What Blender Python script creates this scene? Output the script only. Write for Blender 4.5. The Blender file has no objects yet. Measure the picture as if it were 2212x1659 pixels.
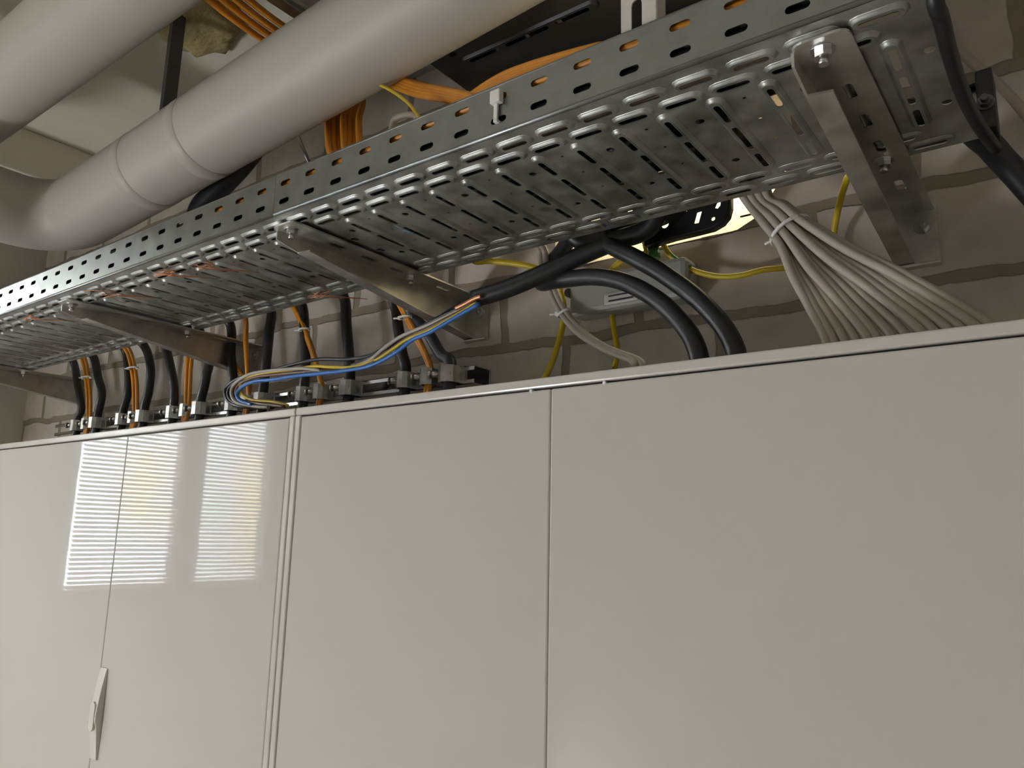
import bpy, bmesh, math, random
from mathutils import Vector, Matrix
random.seed(7)
C = bpy.context.scene.collection
sc = bpy.context.scene
OZ = 2.08            # height above the floor of the tray's lower hole row (all z below are relative to it)

# ------------------------------------------------------------------ camera
FPX = 1661.0
YAW, PITCH, ROLL = -0.642954, 0.192877, 0.0231313
CAM = Vector((1.64870, -0.565761, -0.416367))
fwd = Vector((math.sin(YAW)*math.cos(PITCH), math.cos(YAW)*math.cos(PITCH), math.sin(PITCH)))
r0 = Vector((math.cos(YAW), -math.sin(YAW), 0)); u0 = r0.cross(fwd)
RT = math.cos(ROLL)*r0 + math.sin(ROLL)*u0
UP = -math.sin(ROLL)*r0 + math.cos(ROLL)*u0
cd = bpy.data.cameras.new('camera'); cam = bpy.data.objects.new('camera', cd); C.objects.link(cam)
m = Matrix((RT, UP, -fwd)).transposed().to_4x4(); m.translation = CAM + Vector((0, 0, OZ))
cam.matrix_world = m
cd.sensor_width = 36; cd.sensor_fit = 'HORIZONTAL'; cd.lens = FPX/2212*36
cd.clip_start = 0.02
sc.camera = cam

# ------------------------------------------------------------------ world, exposure
w = bpy.data.worlds.new('world'); sc.world = w; w.use_nodes = True
w.node_tree.nodes['Background'].inputs[0].default_value = (0.75, 0.85, 1, 1)
w.node_tree.nodes['Background'].inputs[1].default_value = 0.6
vs = sc.view_settings
vs.view_transform = 'Standard'; vs.look = 'None'; vs.gamma = 1; vs.use_curve_mapping = False
vs.exposure = 0.0
sc.cycles.use_denoising = True
WINDOW_POWER = 40.0     # daylight outside the left window
BACK_POWER = 0.25        # glow of the added fill panes
LEFT_FILL_POWER = 84.0      # added fill light low at the left wall
SPILL_POWER = 1.3       # lamp in the space behind the wall opening

def area(name, loc, direction, sx, sy, power, col):
    ld = bpy.data.lights.new(name, 'AREA'); ld.shape = 'RECTANGLE'; ld.size = sx; ld.size_y = sy
    ld.energy = power; ld.color = col
    o = bpy.data.objects.new(name, ld); C.objects.link(o)
    o.location = Vector(loc) + Vector((0, 0, OZ))
    o.rotation_euler = Vector(direction).to_track_quat('-Z', 'Y').to_euler()
    return o
area('left_fill', (-.955, -1.9, -1.83), (1, .25, .16), 1.4, .44, LEFT_FILL_POWER, (.97, .98, 1))  # area light added to brighten the cabinet fronts from low left
area('recess_lamp', (1.17, 0.49, 0.19), (0.0, 0.9, -1), 0.34, 0.05, SPILL_POWER, (1, 0.90, 0.66))

# ------------------------------------------------------------------ helpers
def ray(u, v):
    return fwd + RT*((u-1106)/FPX) - UP*((v-829.5)/FPX)
def at(u, v, y):
    d = ray(u, v); return CAM + d*((y-CAM.y)/d.y)

MATS = {}
def mat(name, col, rough=0.5, metal=0.0, spec=0.5, noise=None, bump=None, coat=0.0):
    if name in MATS: return MATS[name]
    mt = bpy.data.materials.new(name); mt.use_nodes = True
    nt = mt.node_tree; b = nt.nodes['Principled BSDF']
    b.inputs['Base Color'].default_value = (*col, 1); b.inputs['Roughness'].default_value = rough
    b.inputs['Metallic'].default_value = metal; b.inputs['Specular IOR Level'].default_value = spec
    b.inputs['Coat Weight'].default_value = coat
    geo = nt.nodes.new('ShaderNodeNewGeometry')
    if noise:
        sc_, amt, ramt = noise
        n = nt.nodes.new('ShaderNodeTexNoise'); n.inputs['Scale'].default_value = sc_; n.inputs['Detail'].default_value = 4
        nt.links.new(geo.outputs['Position'], n.inputs['Vector'])
        mr = nt.nodes.new('ShaderNodeMapRange'); mr.inputs['From Min'].default_value = .3; mr.inputs['From Max'].default_value = .7
        mr.inputs['To Min'].default_value = 1-amt; mr.inputs['To Max'].default_value = 1+amt
        nt.links.new(n.outputs['Fac'], mr.inputs['Value'])
        mx = nt.nodes.new('ShaderNodeMix'); mx.data_type = 'RGBA'; mx.blend_type = 'MULTIPLY'
        mx.inputs['Factor'].default_value = 1; mx.inputs[6].default_value = (*col, 1)
        nt.links.new(mr.outputs[0], mx.inputs[7]); nt.links.new(mx.outputs[2], b.inputs['Base Color'])
        if ramt:
            m2 = nt.nodes.new('ShaderNodeMapRange'); m2.inputs['From Min'].default_value = .3; m2.inputs['From Max'].default_value = .7
            m2.inputs['To Min'].default_value = max(0.02, rough-ramt); m2.inputs['To Max'].default_value = rough+ramt
            nt.links.new(n.outputs['Fac'], m2.inputs['Value']); nt.links.new(m2.outputs[0], b.inputs['Roughness'])
    if bump:
        n2 = nt.nodes.new('ShaderNodeTexNoise'); n2.inputs['Scale'].default_value = bump[0]; n2.inputs['Detail'].default_value = 3
        nt.links.new(geo.outputs['Position'], n2.inputs['Vector'])
        bp = nt.nodes.new('ShaderNodeBump'); bp.inputs['Strength'].default_value = bump[1]; bp.inputs['Distance'].default_value = bump[2]
        nt.links.new(n2.outputs['Fac'], bp.inputs['Height']); nt.links.new(bp.outputs[0], b.inputs['Normal'])
    MATS[name] = mt
    return mt

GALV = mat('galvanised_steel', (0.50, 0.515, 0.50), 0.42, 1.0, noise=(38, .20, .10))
GALVS = mat('side_wall_steel', (0.28, 0.295, 0.295), 0.40, 1.0, noise=(38, .12, .06))  # tray steel darkened on the sides, standing in for dark reflections
GALVB = mat('bracket_steel', (0.62, 0.615, 0.575), 0.44, 1.0, noise=(30, .18, .08))
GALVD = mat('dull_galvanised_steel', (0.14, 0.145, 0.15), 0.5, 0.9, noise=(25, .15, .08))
ZINC = mat('bright_zinc', (0.62, 0.62, 0.62), 0.25, 1.0)
ALU = mat('aluminium_clamp', (0.50, 0.50, 0.48), 0.35, 1.0, noise=(60, .2, .08))
PAINT = mat('light_grey_powder_coat', (0.57, 0.548, 0.507), 0.035, 0.0, 0.30, bump=(7, .008, .01))
PAINTF = mat('light_grey_frame_paint', (0.60, 0.575, 0.53), 0.22, 0.0, 0.5)
GAP = mat('dark_rubber_seal', (0.03, 0.03, 0.035), 0.7)
JACKET = mat('grey_foil_jacket', (0.50, 0.475, 0.425), 0.50, 0.0, 0.45, bump=(14, .05, .02))
TAPE = mat('grey_jacket_tape', (0.51, 0.485, 0.435), 0.45, 0.0, 0.45)
BLACK = mat('black_cable_sheath', (0.012, 0.013, 0.015), 0.42)
DKGREY = mat('dark_grey_cable_sheath', (0.035, 0.038, 0.045), 0.45)
ORANGE = mat('orange_cable_sheath', (0.62, 0.245, 0.022), 0.45, noise=(25, .12, 0))
BEIGE = mat('beige_cable_sheath', (0.40, 0.355, 0.30), 0.5)
YELLOW = mat('yellow_wire', (0.58, 0.43, 0.02), 0.4)
GREEN = mat('green_wire_stripe', (0.06, 0.20, 0.04), 0.4)
BLUE = mat('blue_wire', (0.03, 0.15, 0.48), 0.4)
BROWN = mat('brown_wire', (0.12, 0.06, 0.035), 0.4)
GREYW = mat('grey_wire', (0.40, 0.37, 0.33), 0.4)
BLACKW = mat('black_wire', (0.015, 0.013, 0.018), 0.4)
COPPER = mat('bare_copper', (0.55, 0.26, 0.14), 0.4, 0.8)
WHITEP = mat('white_nylon', (0.75, 0.75, 0.72), 0.4)
BOXG = mat('grey_box_plastic', (0.33, 0.335, 0.30), 0.5)
BOXL = mat('pale_label_plastic', (0.55, 0.55, 0.50), 0.5)
CONC = mat('cream_concrete', (0.80, 0.76, 0.64), 0.85, noise=(4, .07, 0), bump=(120, .15, .003))
PLAST = mat('pale_plaster', (0.58, 0.54, 0.49), 0.85, noise=(3, .05, 0))
FLOORM = mat('grey_screed_floor', (0.36, 0.34, 0.31), 0.7, noise=(2, .1, 0))
WFRAME = mat('grey_window_frame', (0.18, 0.185, 0.19), 0.4)
SILL = mat('pale_window_sill', (0.62, 0.58, 0.54), 0.4)
SLAT = mat('white_blind_slat', (0.30, 0.30, 0.30), 0.5)
CREAMT = mat('cream_steel', (0.72, 0.66, 0.50), 0.6, noise=(25, .06, 0))
FOAM = mat('yellow_mounting_foam', (0.50, 0.42, 0.20), 0.9, bump=(60, .6, .01))
CHALK = mat('blue_chalk', (0.16, 0.33, 0.45), 0.9)

def brick_material():
    mt = bpy.data.materials.new('sand_lime_blockwork'); mt.use_nodes = True
    nt = mt.node_tree; b = nt.nodes['Principled BSDF']; L = nt.links
    geo = nt.nodes.new('ShaderNodeNewGeometry'); sep = nt.nodes.new('ShaderNodeSeparateXYZ')
    L.new(geo.outputs['Position'], sep.inputs[0])
    n = nt.nodes.new('ShaderNodeTexNoise'); n.inputs['Scale'].default_value = 9; n.inputs['Detail'].default_value = 5
    L.new(geo.outputs['Position'], n.inputs['Vector'])
    def mth(op, a, bb):
        q = nt.nodes.new('ShaderNodeMath'); q.operation = op
        for i, s in enumerate((a, bb)):
            if isinstance(s, (int, float)): q.inputs[i].default_value = s
            else: L.new(s, q.inputs[i])
        return q.outputs[0]
    nz = mth('MULTIPLY', mth('SUBTRACT', n.outputs['Fac'], 0.5), 0.03)
    X = mth('ADD', mth('ADD', sep.outputs['X'], 10-0.885+.0), nz)
    Z = mth('ADD', mth('ADD', sep.outputs['Z'], 10-OZ-0.018+.006), nz)
    cb = nt.nodes.new('ShaderNodeCombineXYZ'); L.new(X, cb.inputs[0]); L.new(Z, cb.inputs[1])
    br = nt.nodes.new('ShaderNodeTexBrick'); L.new(cb.outputs[0], br.inputs['Vector'])
    br.offset = 0.5; br.offset_frequency = 2; br.squash = 1
    br.inputs['Scale'].default_value = 1; br.inputs['Brick Width'].default_value = .25; br.inputs['Row Height'].default_value = .125
    br.inputs['Mortar Size'].default_value = .009; br.inputs['Mortar Smooth'].default_value = .25; br.inputs['Bias'].default_value = -.1
    br.inputs['Color1'].default_value = (.50, .45, .39, 1); br.inputs['Color2'].default_value = (.56, .50, .44, 1)
    br.inputs['Mortar'].default_value = (.28, .235, .18, 1)
    n2 = nt.nodes.new('ShaderNodeTexNoise'); n2.inputs['Scale'].default_value = 22; n2.inputs['Detail'].default_value = 6
    L.new(geo.outputs['Position'], n2.inputs['Vector'])
    mr = nt.nodes.new('ShaderNodeMapRange'); mr.inputs['From Min'].default_value = .3; mr.inputs['From Max'].default_value = .7
    mr.inputs['To Min'].default_value = .88; mr.inputs['To Max'].default_value = 1.08
    L.new(n2.outputs['Fac'], mr.inputs['Value'])
    mx = nt.nodes.new('ShaderNodeMix'); mx.data_type = 'RGBA'; mx.blend_type = 'MULTIPLY'; mx.inputs['Factor'].default_value = 1
    L.new(br.outputs['Color'], mx.inputs[6]); L.new(mr.outputs[0], mx.inputs[7]); L.new(mx.outputs[2], b.inputs['Base Color'])
    b.inputs['Roughness'].default_value = .9
    bp = nt.nodes.new('ShaderNodeBump'); bp.inputs['Strength'].default_value = .7; bp.inputs['Distance'].default_value = .006
    iv = mth('SUBTRACT', 1.0, br.outputs['Fac']); ad = mth('ADD', iv, mth('MULTIPLY', n2.outputs['Fac'], .3))
    L.new(ad, bp.inputs['Height']); L.new(bp.outputs[0], b.inputs['Normal'])
    return mt
BRICK = brick_material()

def emit_material(name, build):
    mt = bpy.data.materials.new(name); mt.use_nodes = True; nt = mt.node_tree
    nt.nodes.remove(nt.nodes['Principled BSDF'])
    e = nt.nodes.new('ShaderNodeEmission'); nt.links.new(e.outputs[0], nt.nodes['Material Output'].inputs[0])
    build(nt, e); return mt

class MB:
    """collects geometry of one mesh in room coordinates"""
    def __init__(s): s.v = []; s.f = []; s.sm = []
    def add(s, vs, fs, smooth=False):
        o = len(s.v); s.v += [Vector(x) for x in vs]
        for f in fs: s.f.append([i+o for i in f]); s.sm.append(smooth)
    def box(s, a, b, bev=0.0):
        a = Vector(a); b = Vector(b)
        lo = Vector([min(a[i], b[i]) for i in range(3)]); hi = Vector([max(a[i], b[i]) for i in range(3)])
        bm = bmesh.new(); bmesh.ops.create_cube(bm, size=1)
        for v in bm.verts: v.co = Vector([lo[i]+(v.co[i]+.5)*(hi[i]-lo[i]) for i in range(3)])
        if bev: bmesh.ops.bevel(bm, geom=bm.edges[:], offset=bev, segments=2, affect='EDGES', profile=.5)
        s.bm(bm)
    def bm(s, bm, smooth=False, mtx=None):
        bm.verts.index_update()
        s.add([(mtx @ v.co) if mtx else v.co for v in bm.verts], [[v.index for v in f.verts] for f in bm.faces], smooth); bm.free()
    def cyl(s, a, b, r, n=16, r2=None, smooth=True):
        a = Vector(a); b = Vector(b); r2 = r if r2 is None else r2
        d = (b-a).normalized(); t = d.orthogonal().normalized(); q = d.cross(t)
        vs = []
        for p, rr in ((a, r), (b, r2)):
            for i in range(n):
                an = 2*math.pi*i/n; vs.append(p+(t*math.cos(an)+q*math.sin(an))*rr)
        s.add(vs, [[i, (i+1) % n, n+(i+1) % n, n+i] for i in range(n)], smooth)
        o = len(s.v)-2*n
        s.f.append([o+i for i in range(n)][::-1]); s.sm.append(False)
        s.f.append([o+n+i for i in range(n)]); s.sm.append(False)
    def tube(s, pts, r, n=12, sub=8, wob=0, closed=False, rfun=None):
        P = [Vector(p) for p in pts]
        if len(P) > 2 and sub > 1:
            Q = []
            E = [2*P[0]-P[1]] + P + [2*P[-1]-P[-2]]
            for i in range(1, len(E)-2):
                for k in range(sub):
                    t = k/sub; p0, p1, p2, p3 = E[i-1:i+3]
                    Q.append(.5*((2*p1)+(p2-p0)*t+(2*p0-5*p1+4*p2-p3)*t*t+(3*p1-p0-3*p2+p3)*t**3))
            Q.append(P[-1]); P = Q
        rings = []; t0 = None; nrm = None
        for i, p in enumerate(P):
            d = (P[min(i+1, len(P)-1)]-P[max(i-1, 0)])
            d = d.normalized() if d.length > 1e-9 else t0
            if nrm is None: nrm = d.orthogonal().normalized()
            else:
                nrm = nrm - d*nrm.dot(d); nrm = nrm.normalized() if nrm.length > 1e-6 else d.orthogonal().normalized()
            bn = d.cross(nrm); t0 = d
            rr = rfun(i/(len(P)-1)) if rfun else r
            rings.append([p+(nrm*math.cos(2*math.pi*k/n)+bn*math.sin(2*math.pi*k/n))*rr for k in range(n)])
        vs = [x for rg in rings for x in rg]; m_ = len(rings)
        s.add(vs, [[i*n+k, i*n+(k+1) % n, (i+1)*n+(k+1) % n, (i+1)*n+k] for i in range(m_-1) for k in range(n)], True)
        o = len(s.v)-len(vs)
        s.f.append([o+k for k in range(n)][::-1]); s.sm.append(False)
        s.f.append([o+(m_-1)*n+k for k in range(n)]); s.sm.append(False)
    def prism(s, poly, ax, a, b):
        """polygon in the plane across axis ax (0,1,2), extruded from a to b"""
        def mk(p, t):
            q = list(p); q.insert(ax, t); return Vector(q)
        n = len(poly); vs = [mk(p, a) for p in poly]+[mk(p, b) for p in poly]
        s.add(vs, [list(range(n))[::-1], [n+i for i in range(n)]]+[[i, (i+1) % n, n+(i+1) % n, n+i] for i in range(n)])

WLOC = {}
def finish(o, name, mb, material, parent, loc, smooth_fix=True):
    pass
def build(name, mb, material, parent=None, solid=0.0, loc=None, bevel=0.0):
    """link the collected geometry as ONE mesh object"""
    if parent is not None: base = WLOC[parent.name]
    elif loc is not None: base = Vector(loc)
    else:
        lo = [min(v[i] for v in mb.v) for i in range(3)]; hi = [max(v[i] for v in mb.v) for i in range(3)]
        base = Vector(((lo[0]+hi[0])/2, (lo[1]+hi[1])/2, lo[2]))
    me = bpy.data.meshes.new(name)
    me.from_pydata([v-base for v in mb.v], [], mb.f)
    me.polygons.foreach_set('use_smooth', mb.sm); me.update()
    me.materials.append(material)
    o = bpy.data.objects.new(name, me); C.objects.link(o)
    if parent is not None: o.parent = parent; WLOC[o.name] = base
    else: o.location = base + Vector((0, 0, OZ)); WLOC[o.name] = base
    if solid:
        md = o.modifiers.new('sheet', 'SOLIDIFY'); md.thickness = solid; md.offset = 0
    if bevel:
        md = o.modifiers.new('edge', 'BEVEL'); md.width = bevel; md.segments = 2; md.limit_method = 'ANGLE'
    return o
def tag(o, label, cat, group=None, kind=None):
    o['label'] = label; o['category'] = cat
    if group: o['group'] = group
    if kind: o['kind'] = kind
    return o
def thing(name, label, cat, loc, group=None):
    o = bpy.data.objects.new(name, None); C.objects.link(o); o.empty_display_size = .05
    o.location = Vector(loc)+Vector((0, 0, OZ)); WLOC[o.name] = Vector(loc)
    return tag(o, label, cat, group)
def struct(name, mb, material, parent=None, solid=0, bevel=0):
    o = build(name, mb, material, parent, solid, bevel=bevel)
    if parent is None: o['kind'] = 'structure'
    return o
def one(fn, *a, **k):
    mb = MB(); getattr(mb, fn)(*a, **k); return mb

def fill2d(outer, holes, to3, mb, smooth=False):
    """flat sheet with holes"""
    bm = bmesh.new()
    for loop in [outer]+holes:
        vs_ = [bm.verts.new((p[0], p[1], 0)) for p in loop]
        for i in range(len(vs_)): bm.edges.new((vs_[i], vs_[(i+1) % len(vs_)]))
    bmesh.ops.triangle_fill(bm, use_beauty=True, use_dissolve=False, edges=bm.edges[:], normal=(0, 0, 1))
    bm.verts.index_update()
    mb.add([to3(v.co.x, v.co.y) for v in bm.verts], [[v.index for v in f.verts] for f in bm.faces], smooth)
    bm.free()
def stadium(cx, cy, lx, ly, n=5):
    """rounded slot, long axis along the larger of lx, ly"""
    pts = []; r = min(lx, ly)/2
    if lx >= ly: e = [(cx+lx/2-r, cy, -90), (cx-lx/2+r, cy, 90)]
    else: e = [(cx, cy+ly/2-r, 0), (cx, cy-ly/2+r, 180)]
    for ex, ey, a0 in e:
        for k in range(n+1):
            a = math.radians(a0+180*k/n); pts.append((ex+r*math.cos(a), ey+r*math.sin(a)))
    return pts
def disc(cx, cy, r, n=12): return [(cx+r*math.cos(2*math.pi*k/n), cy+r*math.sin(2*math.pi*k/n)) for k in range(n)]
def rect(a, b, c, d): return [(a, c), (b, c), (b, d), (a, d)]

# ================================================================== room shell
WY = 0.43        # block wall plane
CZ = 0.60        # ceiling
FZ = -OZ
XL, XR, YB = -1.0, 3.4, -2.7
mb = MB()
hole = [(.985, .007), (1.289, .008), (1.318, .021), (1.36, .075), (1.36, .20), (.985, .20)]
fill2d([(XL-.1, FZ-.05), (XR+.1, FZ-.05), (XR+.1, CZ+.05), (XL-.1, CZ+.05)], [hole], lambda x, z: (x, WY, z), mb)
fill2d([(XL-.1, FZ-.05), (XR+.1, FZ-.05), (XR+.1, CZ+.05), (XL-.1, CZ+.05)], [hole], lambda x, z: (x, WY+.11, z), mb)
n = len(hole)
mb.add([(x, WY, z) for x, z in hole]+[(x, WY+.11, z) for x, z in hole], [[i, (i+1) % n, n+(i+1) % n, n+i] for i in range(n)])
struct('wall_front', mb, BRICK)
struct('floor', one('box', (XL-.1, YB-.1, FZ-.05), (XR+.1, 1.1, FZ)), FLOORM)
struct('ceiling', one('box', (XL-.1, YB-.1, CZ), (XR+.1, 1.1, CZ+.1)), CONC)
struct('wall_back', one('box', (XL-.1, YB-.1, FZ), (XR+.1, YB, CZ)), PLAST)
struct('wall_right', one('box', (XR, YB, FZ), (XR+.1, WY, CZ)), PLAST)
# left wall with window opening
wy0, wy1, wz0, wz1 = -.245, -1.02, -.655, 0.44
mb = MB()
outer = rect(YB, WY, FZ, CZ); oh = rect(wy1-.02, wy0+.02, wz0-.02, wz1+.02)
fill2d(outer, [oh], lambda y, z: (XL, y, z), mb); fill2d(outer, [oh], lambda y, z: (XL-.12, y, z), mb)
mb.add([(XL, y, z) for y, z in oh]+[(XL-.12, y, z) for y, z in oh], [[i, (i+1) % 4, 4+(i+1) % 4, 4+i] for i in range(4)])
struct('wall_left', mb, PLAST)
# beam under the ceiling along the left wall
struct('trim_1', one('box', (XL, YB, .478), (-.5, WY, CZ), .004), CONC)
struct('trim_2', one('box', (XL, YB, -.90), (XL+.025, WY, -.875), .003), SILL)
struct('trim_3', one('box', (XL, -1.36, -.705), (XL+.05, -1.10, .3)), PLAST)

# window 1
fx = XL-.06
mb = MB()
def fr(y0, y1, z0, z1): mb.box((fx-.025, y0, z0), (fx+.035, y1, z1), .003)
fr(wy1-.03, wy0+.03, wz0-.03, wz0+.028); fr(wy1-.03, wy0+.03, wz1-.03, wz1+.03)
fr(wy0-.002, wy0+.03, wz0+.028, wz1-.03); fr(wy1-.03, wy1+.03, wz0+.028, wz1-.03); fr(-.705, -.612, wz0+.028, wz1-.03)
win = struct('window_1', mb, WFRAME)
tagw = WLOC[win.name]
glass = bpy.data.materials.new('window_glass'); glass.use_nodes = True
gb = glass.node_tree.nodes['Principled BSDF']; gb.inputs['Transmission Weight'].default_value = 1; gb.inputs['Roughness'].default_value = 0; gb.inputs['IOR'].default_value = 1.02
for a, b in ((wy0, -.612), (-.705, wy1+.03)):
    build('window_pane', one('box', (fx-.002, b, wz0+.02), (fx+.002, a, wz1-.02)), glass, win)
build('window_sill', one('box', (XL-.03, wy1-.05, wz0-.085), (XL+.07, wy0+.05, wz0-.05), .004), SILL, win)
# blind, slats tilted
for (a, b), lab in (((wy0-.01, -.614), 'white slatted blind in the left window sash, seen mirrored in the glossy door'), ((-.703, wy1+.035), 'white slatted blind in the right window sash, seen mirrored in the glossy door')):
    t = thing('venetian_blind', lab, 'blind', (XL-.035, (a+b)/2, wz0+.05), 'blinds of the left window')
    mb = MB(); k = 0; z = wz0+.05
    zz = []
    while z < wz1-.05:
        zz.append(z); z += .0150
    for z in zz:
        mb.add([(XL-.040, a, z+.0046), (XL-.040, b, z+.0046), (XL-.029, b, z-.0046), (XL-.029, a, z-.0046)], [[0, 1, 2, 3]])
    o = build('slats', mb, SLAT, t, solid=.0012)
    build('head_rail', one('box', (XL-.05, b, wz1-.05), (XL-.02, a, wz1-.025), .002), SLAT, t)
    build('bottom_rail', one('box', (XL-.046, b, wz0+.03), (XL-.024, a, wz0+.042), .002), SLAT, t)
# bright outdoors seen through that window
def outdoors(nt, e):
    geo = nt.nodes.new('ShaderNodeNewGeometry'); n = nt.nodes.new('ShaderNodeTexNoise')
    n.inputs['Scale'].default_value = 2.2; n.inputs['Detail'].default_value = 4
    nt.links.new(geo.outputs['Position'], n.inputs['Vector'])
    r = nt.nodes.new('ShaderNodeValToRGB'); el = r.color_ramp.elements
    el[0].position = .36; el[0].color = (.50, .62, .55, 1); el[1].position = .62; el[1].color = (1, .86, .55, 1)
    q = el.new(.47); q.color = (.80, .88, 1, 1); q = el.new(.55); q.color = (1, .97, .93, 1)
    nt.links.new(n.outputs['Fac'], r.inputs[0]); nt.links.new(r.outputs[0], e.inputs[0]); e.inputs[1].default_value = WINDOW_POWER
struct('sky_backdrop', one('box', (XL-.72, -3.2, -1.5), (XL-.70, 1.6, 1.4)), emit_material('daylight_outdoors', outdoors))
# unseen fill panel behind the camera, framed like a window
def fill_glow(nt, e):
    e.inputs[0].default_value = (1, .955, .89, 1); e.inputs[1].default_value = BACK_POWER
mb = MB(); 
wx0, wx1, vz0, vz1 = 1.75, 3.15, -1.05, .15
for q in (((wx0-.05, vz0-.05), (wx1+.05, vz0)), ((wx0-.05, vz1), (wx1+.05, vz1+.05)), ((wx0-.05, vz0), (wx0, vz1)), ((wx1, vz0), (wx1+.05, vz1)), (((wx0+wx1)/2-.03, vz0), ((wx0+wx1)/2+.03, vz1))):
    mb.box((q[0][0], YB, q[0][1]), (q[1][0], YB+.05, q[1][1]))
w2 = struct('back_fill_frame', mb, WFRAME)
build('window_pane', one('box', (wx0, YB+.01, vz0), (wx1, YB+.02, vz1)), emit_material('back_fill_glow', fill_glow), w2)  # glowing pane added as fill from behind

# made-up door frame and pane around the added left fill light
mb = MB()
for a, b in (((-2.66, FZ), (-2.60, -1.58)), ((-1.20, FZ), (-1.14, -1.58)), ((-2.66, -1.58), (-1.14, -1.52)), ((-2.60, FZ), (-1.20, FZ+.04))):
    mb.box((XL, a[0], a[1]), (XL+.04, b[0], b[1]), .003)
d1 = struct('left_fill_frame', mb, WFRAME)
build('left_fill_pane', one('box', (XL+.002, -2.60, FZ+.04), (XL+.008, -1.20, -1.58)), emit_material('left_fill_glow', fill_glow), d1)  # faint glowing pane behind the added fill light

# recess behind the wall opening
mb = MB()
mb.box((.6, .95, -.3), (1.9, 1.0, CZ)); mb.box((.55, .54, -.3), (.6, 1.0, CZ)); mb.box((1.9, .54, -.3), (1.95, 1.0, CZ)); mb.box((.6, .54, -.35), (1.9, .95, -.3))
struct('wall_recess', mb, PLAST)

# ================================================================== cable trays
PH = .0035
ZB, ZT, TW = -.0157, .0430, .281          # tray bottom, top of side, width
R1, R2, R3, R4 = .0235, .0475, .2335, .2575
def bead(mb, cx, cy, lx, ly, slots, depth=.0040, z0=ZB, tf=None):
    """pressed-down bead with slots; returns its outline"""
    T = tf or (lambda x, y, z: (x, y, z))
    ins = [0, .0009, .0021, .0033, .0043]; rings = []
    for k, i_ in enumerate(ins):
        h = depth*(.5-.5*math.cos(math.pi*k/(len(ins)-1)))
        rings.append([T(x, y, z0-h) for x, y in stadium(cx, cy, lx-2*i_, ly-2*i_)])
    n_ = len(rings[0])
    mb.add([p for rg in rings for p in rg], [[k*n_+i, k*n_+(i+1) % n_, (k+1)*n_+(i+1) % n_, (k+1)*n_+i] for k in range(len(ins)-1) for i in range(n_)], True)
    fill2d(stadium(cx, cy, lx-2*ins[-1], ly-2*ins[-1]), [stadium(*s_, n=4) for s_ in slots], lambda x, y: T(x, y, z0-depth), mb)
    return stadium(cx, cy, lx, ly)
def make_tray(label, xa, xb, joint=None):
    t = thing('cable_tray', label, 'cable tray', ((xa+xb)/2, TW/2, ZB))
    mb = MB()
    def flat(ya, yb, x0, x1, loops):
        fill2d(rect(x0, x1, ya, yb), loops, lambda x, y: (x, y, ZB), mb)
    def band(ya, yb, feats, cuts):
        xs = [xa]+[c for c in cuts if xa+.002 < c < xb-.002]+[xb]
        for a, b in zip(xs[:-1], xs[1:]):
            loops = []
            for x, mn, fn in feats:
                if a <= x-mn and x+mn <= b: loops += fn(x)
            flat(ya, yb, a, b, loops)
    K = range(int(math.floor((xa-PH)/.05))-1, int((xb-PH)/.05)+2)
    cA = [PH+.05*k+.025 for k in K]; cB = [PH+.05*k for k in K]; cC = [PH+.05*k+.0365 for k in K]
    def lng(y): return lambda x: [bead(mb, x, y, .0455, .0195, [(x, y-.0003, .031, .0070)], .0034 if y < .1 else .0024)]
    band(.003, .0355, [(PH+.05*k, .0229, lng(R1)) for k in K], cA)
    band(.0355, .0575, [(PH+.05*k+.025, .0229, lng(R2)) for k in K], cB)
    def rib(x):
        return [bead(mb, x, .1405, .0180, .164, [(x, .0855, .0062, .035), (x, .1405, .0062, .052), (x, .1955, .0062, .035)])]
    feats = []
    for k in K:
        x = PH+.05*k
        if joint is not None and abs(x-joint) < .03: feats.append((x, .008, lambda q: [disc(q+.004, .116, .0062), disc(q+.004, .165, .0062)]))
        else: feats.append((x, .009, rib))
        if k % 2: feats.append((x+.025, .006, lambda q: [disc(q, .092, .0046), disc(q, .187, .0046)]))
        else: feats.append((x+.025, .003, lambda q: [disc(q, .076, .002, 8), disc(q, .119, .002, 8), disc(q, .163, .002, 8)]))
    band(.0575, .2250, feats, cC)
    band(.2250, .2455, [(PH+.05*k+.025, .0229, lng(R3+.0035)) for k in K], cB)
    band(.2455, TW-.003, [(PH+.05*k, .0229, lng(R4+.004)) for k in K], cA)
    build('base_plate', mb, GALV, t, solid=.001)
    for side, nm in ((0, 'front'), (1, 'rear')):
        mb = MB(); yw = 0 if side == 0 else TW; sg = 1 if side == 0 else -1
        arc = [(yw+sg*.003*(1-math.cos(a)), ZB+.003*(1-math.sin(a))) for a in [math.pi/2*i/4 for i in range(5)]]
        lip = [(yw+sg*.0045*(1-math.cos(a)), ZT-.0045+.0045*math.sin(a)) for a in [math.pi*i/6 for i in range(7)]]
        for prof in (arc, lip):
            m_ = len(prof)
            mb.add([(x, y, z) for x in (xa, xb) for y, z in prof], [[i, i+1, m_+i+1, m_+i] for i in range(m_-1)], True)
        xs = [xa]+[c for c in cA if xa+.002 < c-PH-.0+PH-.0035+.0 < xb-.002]+[xb]
        for a, b in zip(xs[:-1], xs[1:]):
            loops = []
            for k in K:
                x = .05*k
                if a+.011 <= x <= b-.011: loops += [stadium(x, 0, .020, .0072), stadium(x, .0253, .020, .0072)]
            fill2d(rect(a, b, ZB+.003, ZT-.0045), loops, lambda x, z: (x, yw, z), mb)
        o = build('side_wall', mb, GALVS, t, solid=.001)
    return t
make_tray('long perforated galvanised cable tray on the left, running to the left wall', XL+.002, .8285)
make_tray('nearer perforated galvanised cable tray on the right, with the open cut end', .8290, 1.596, joint=.8535)

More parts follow.
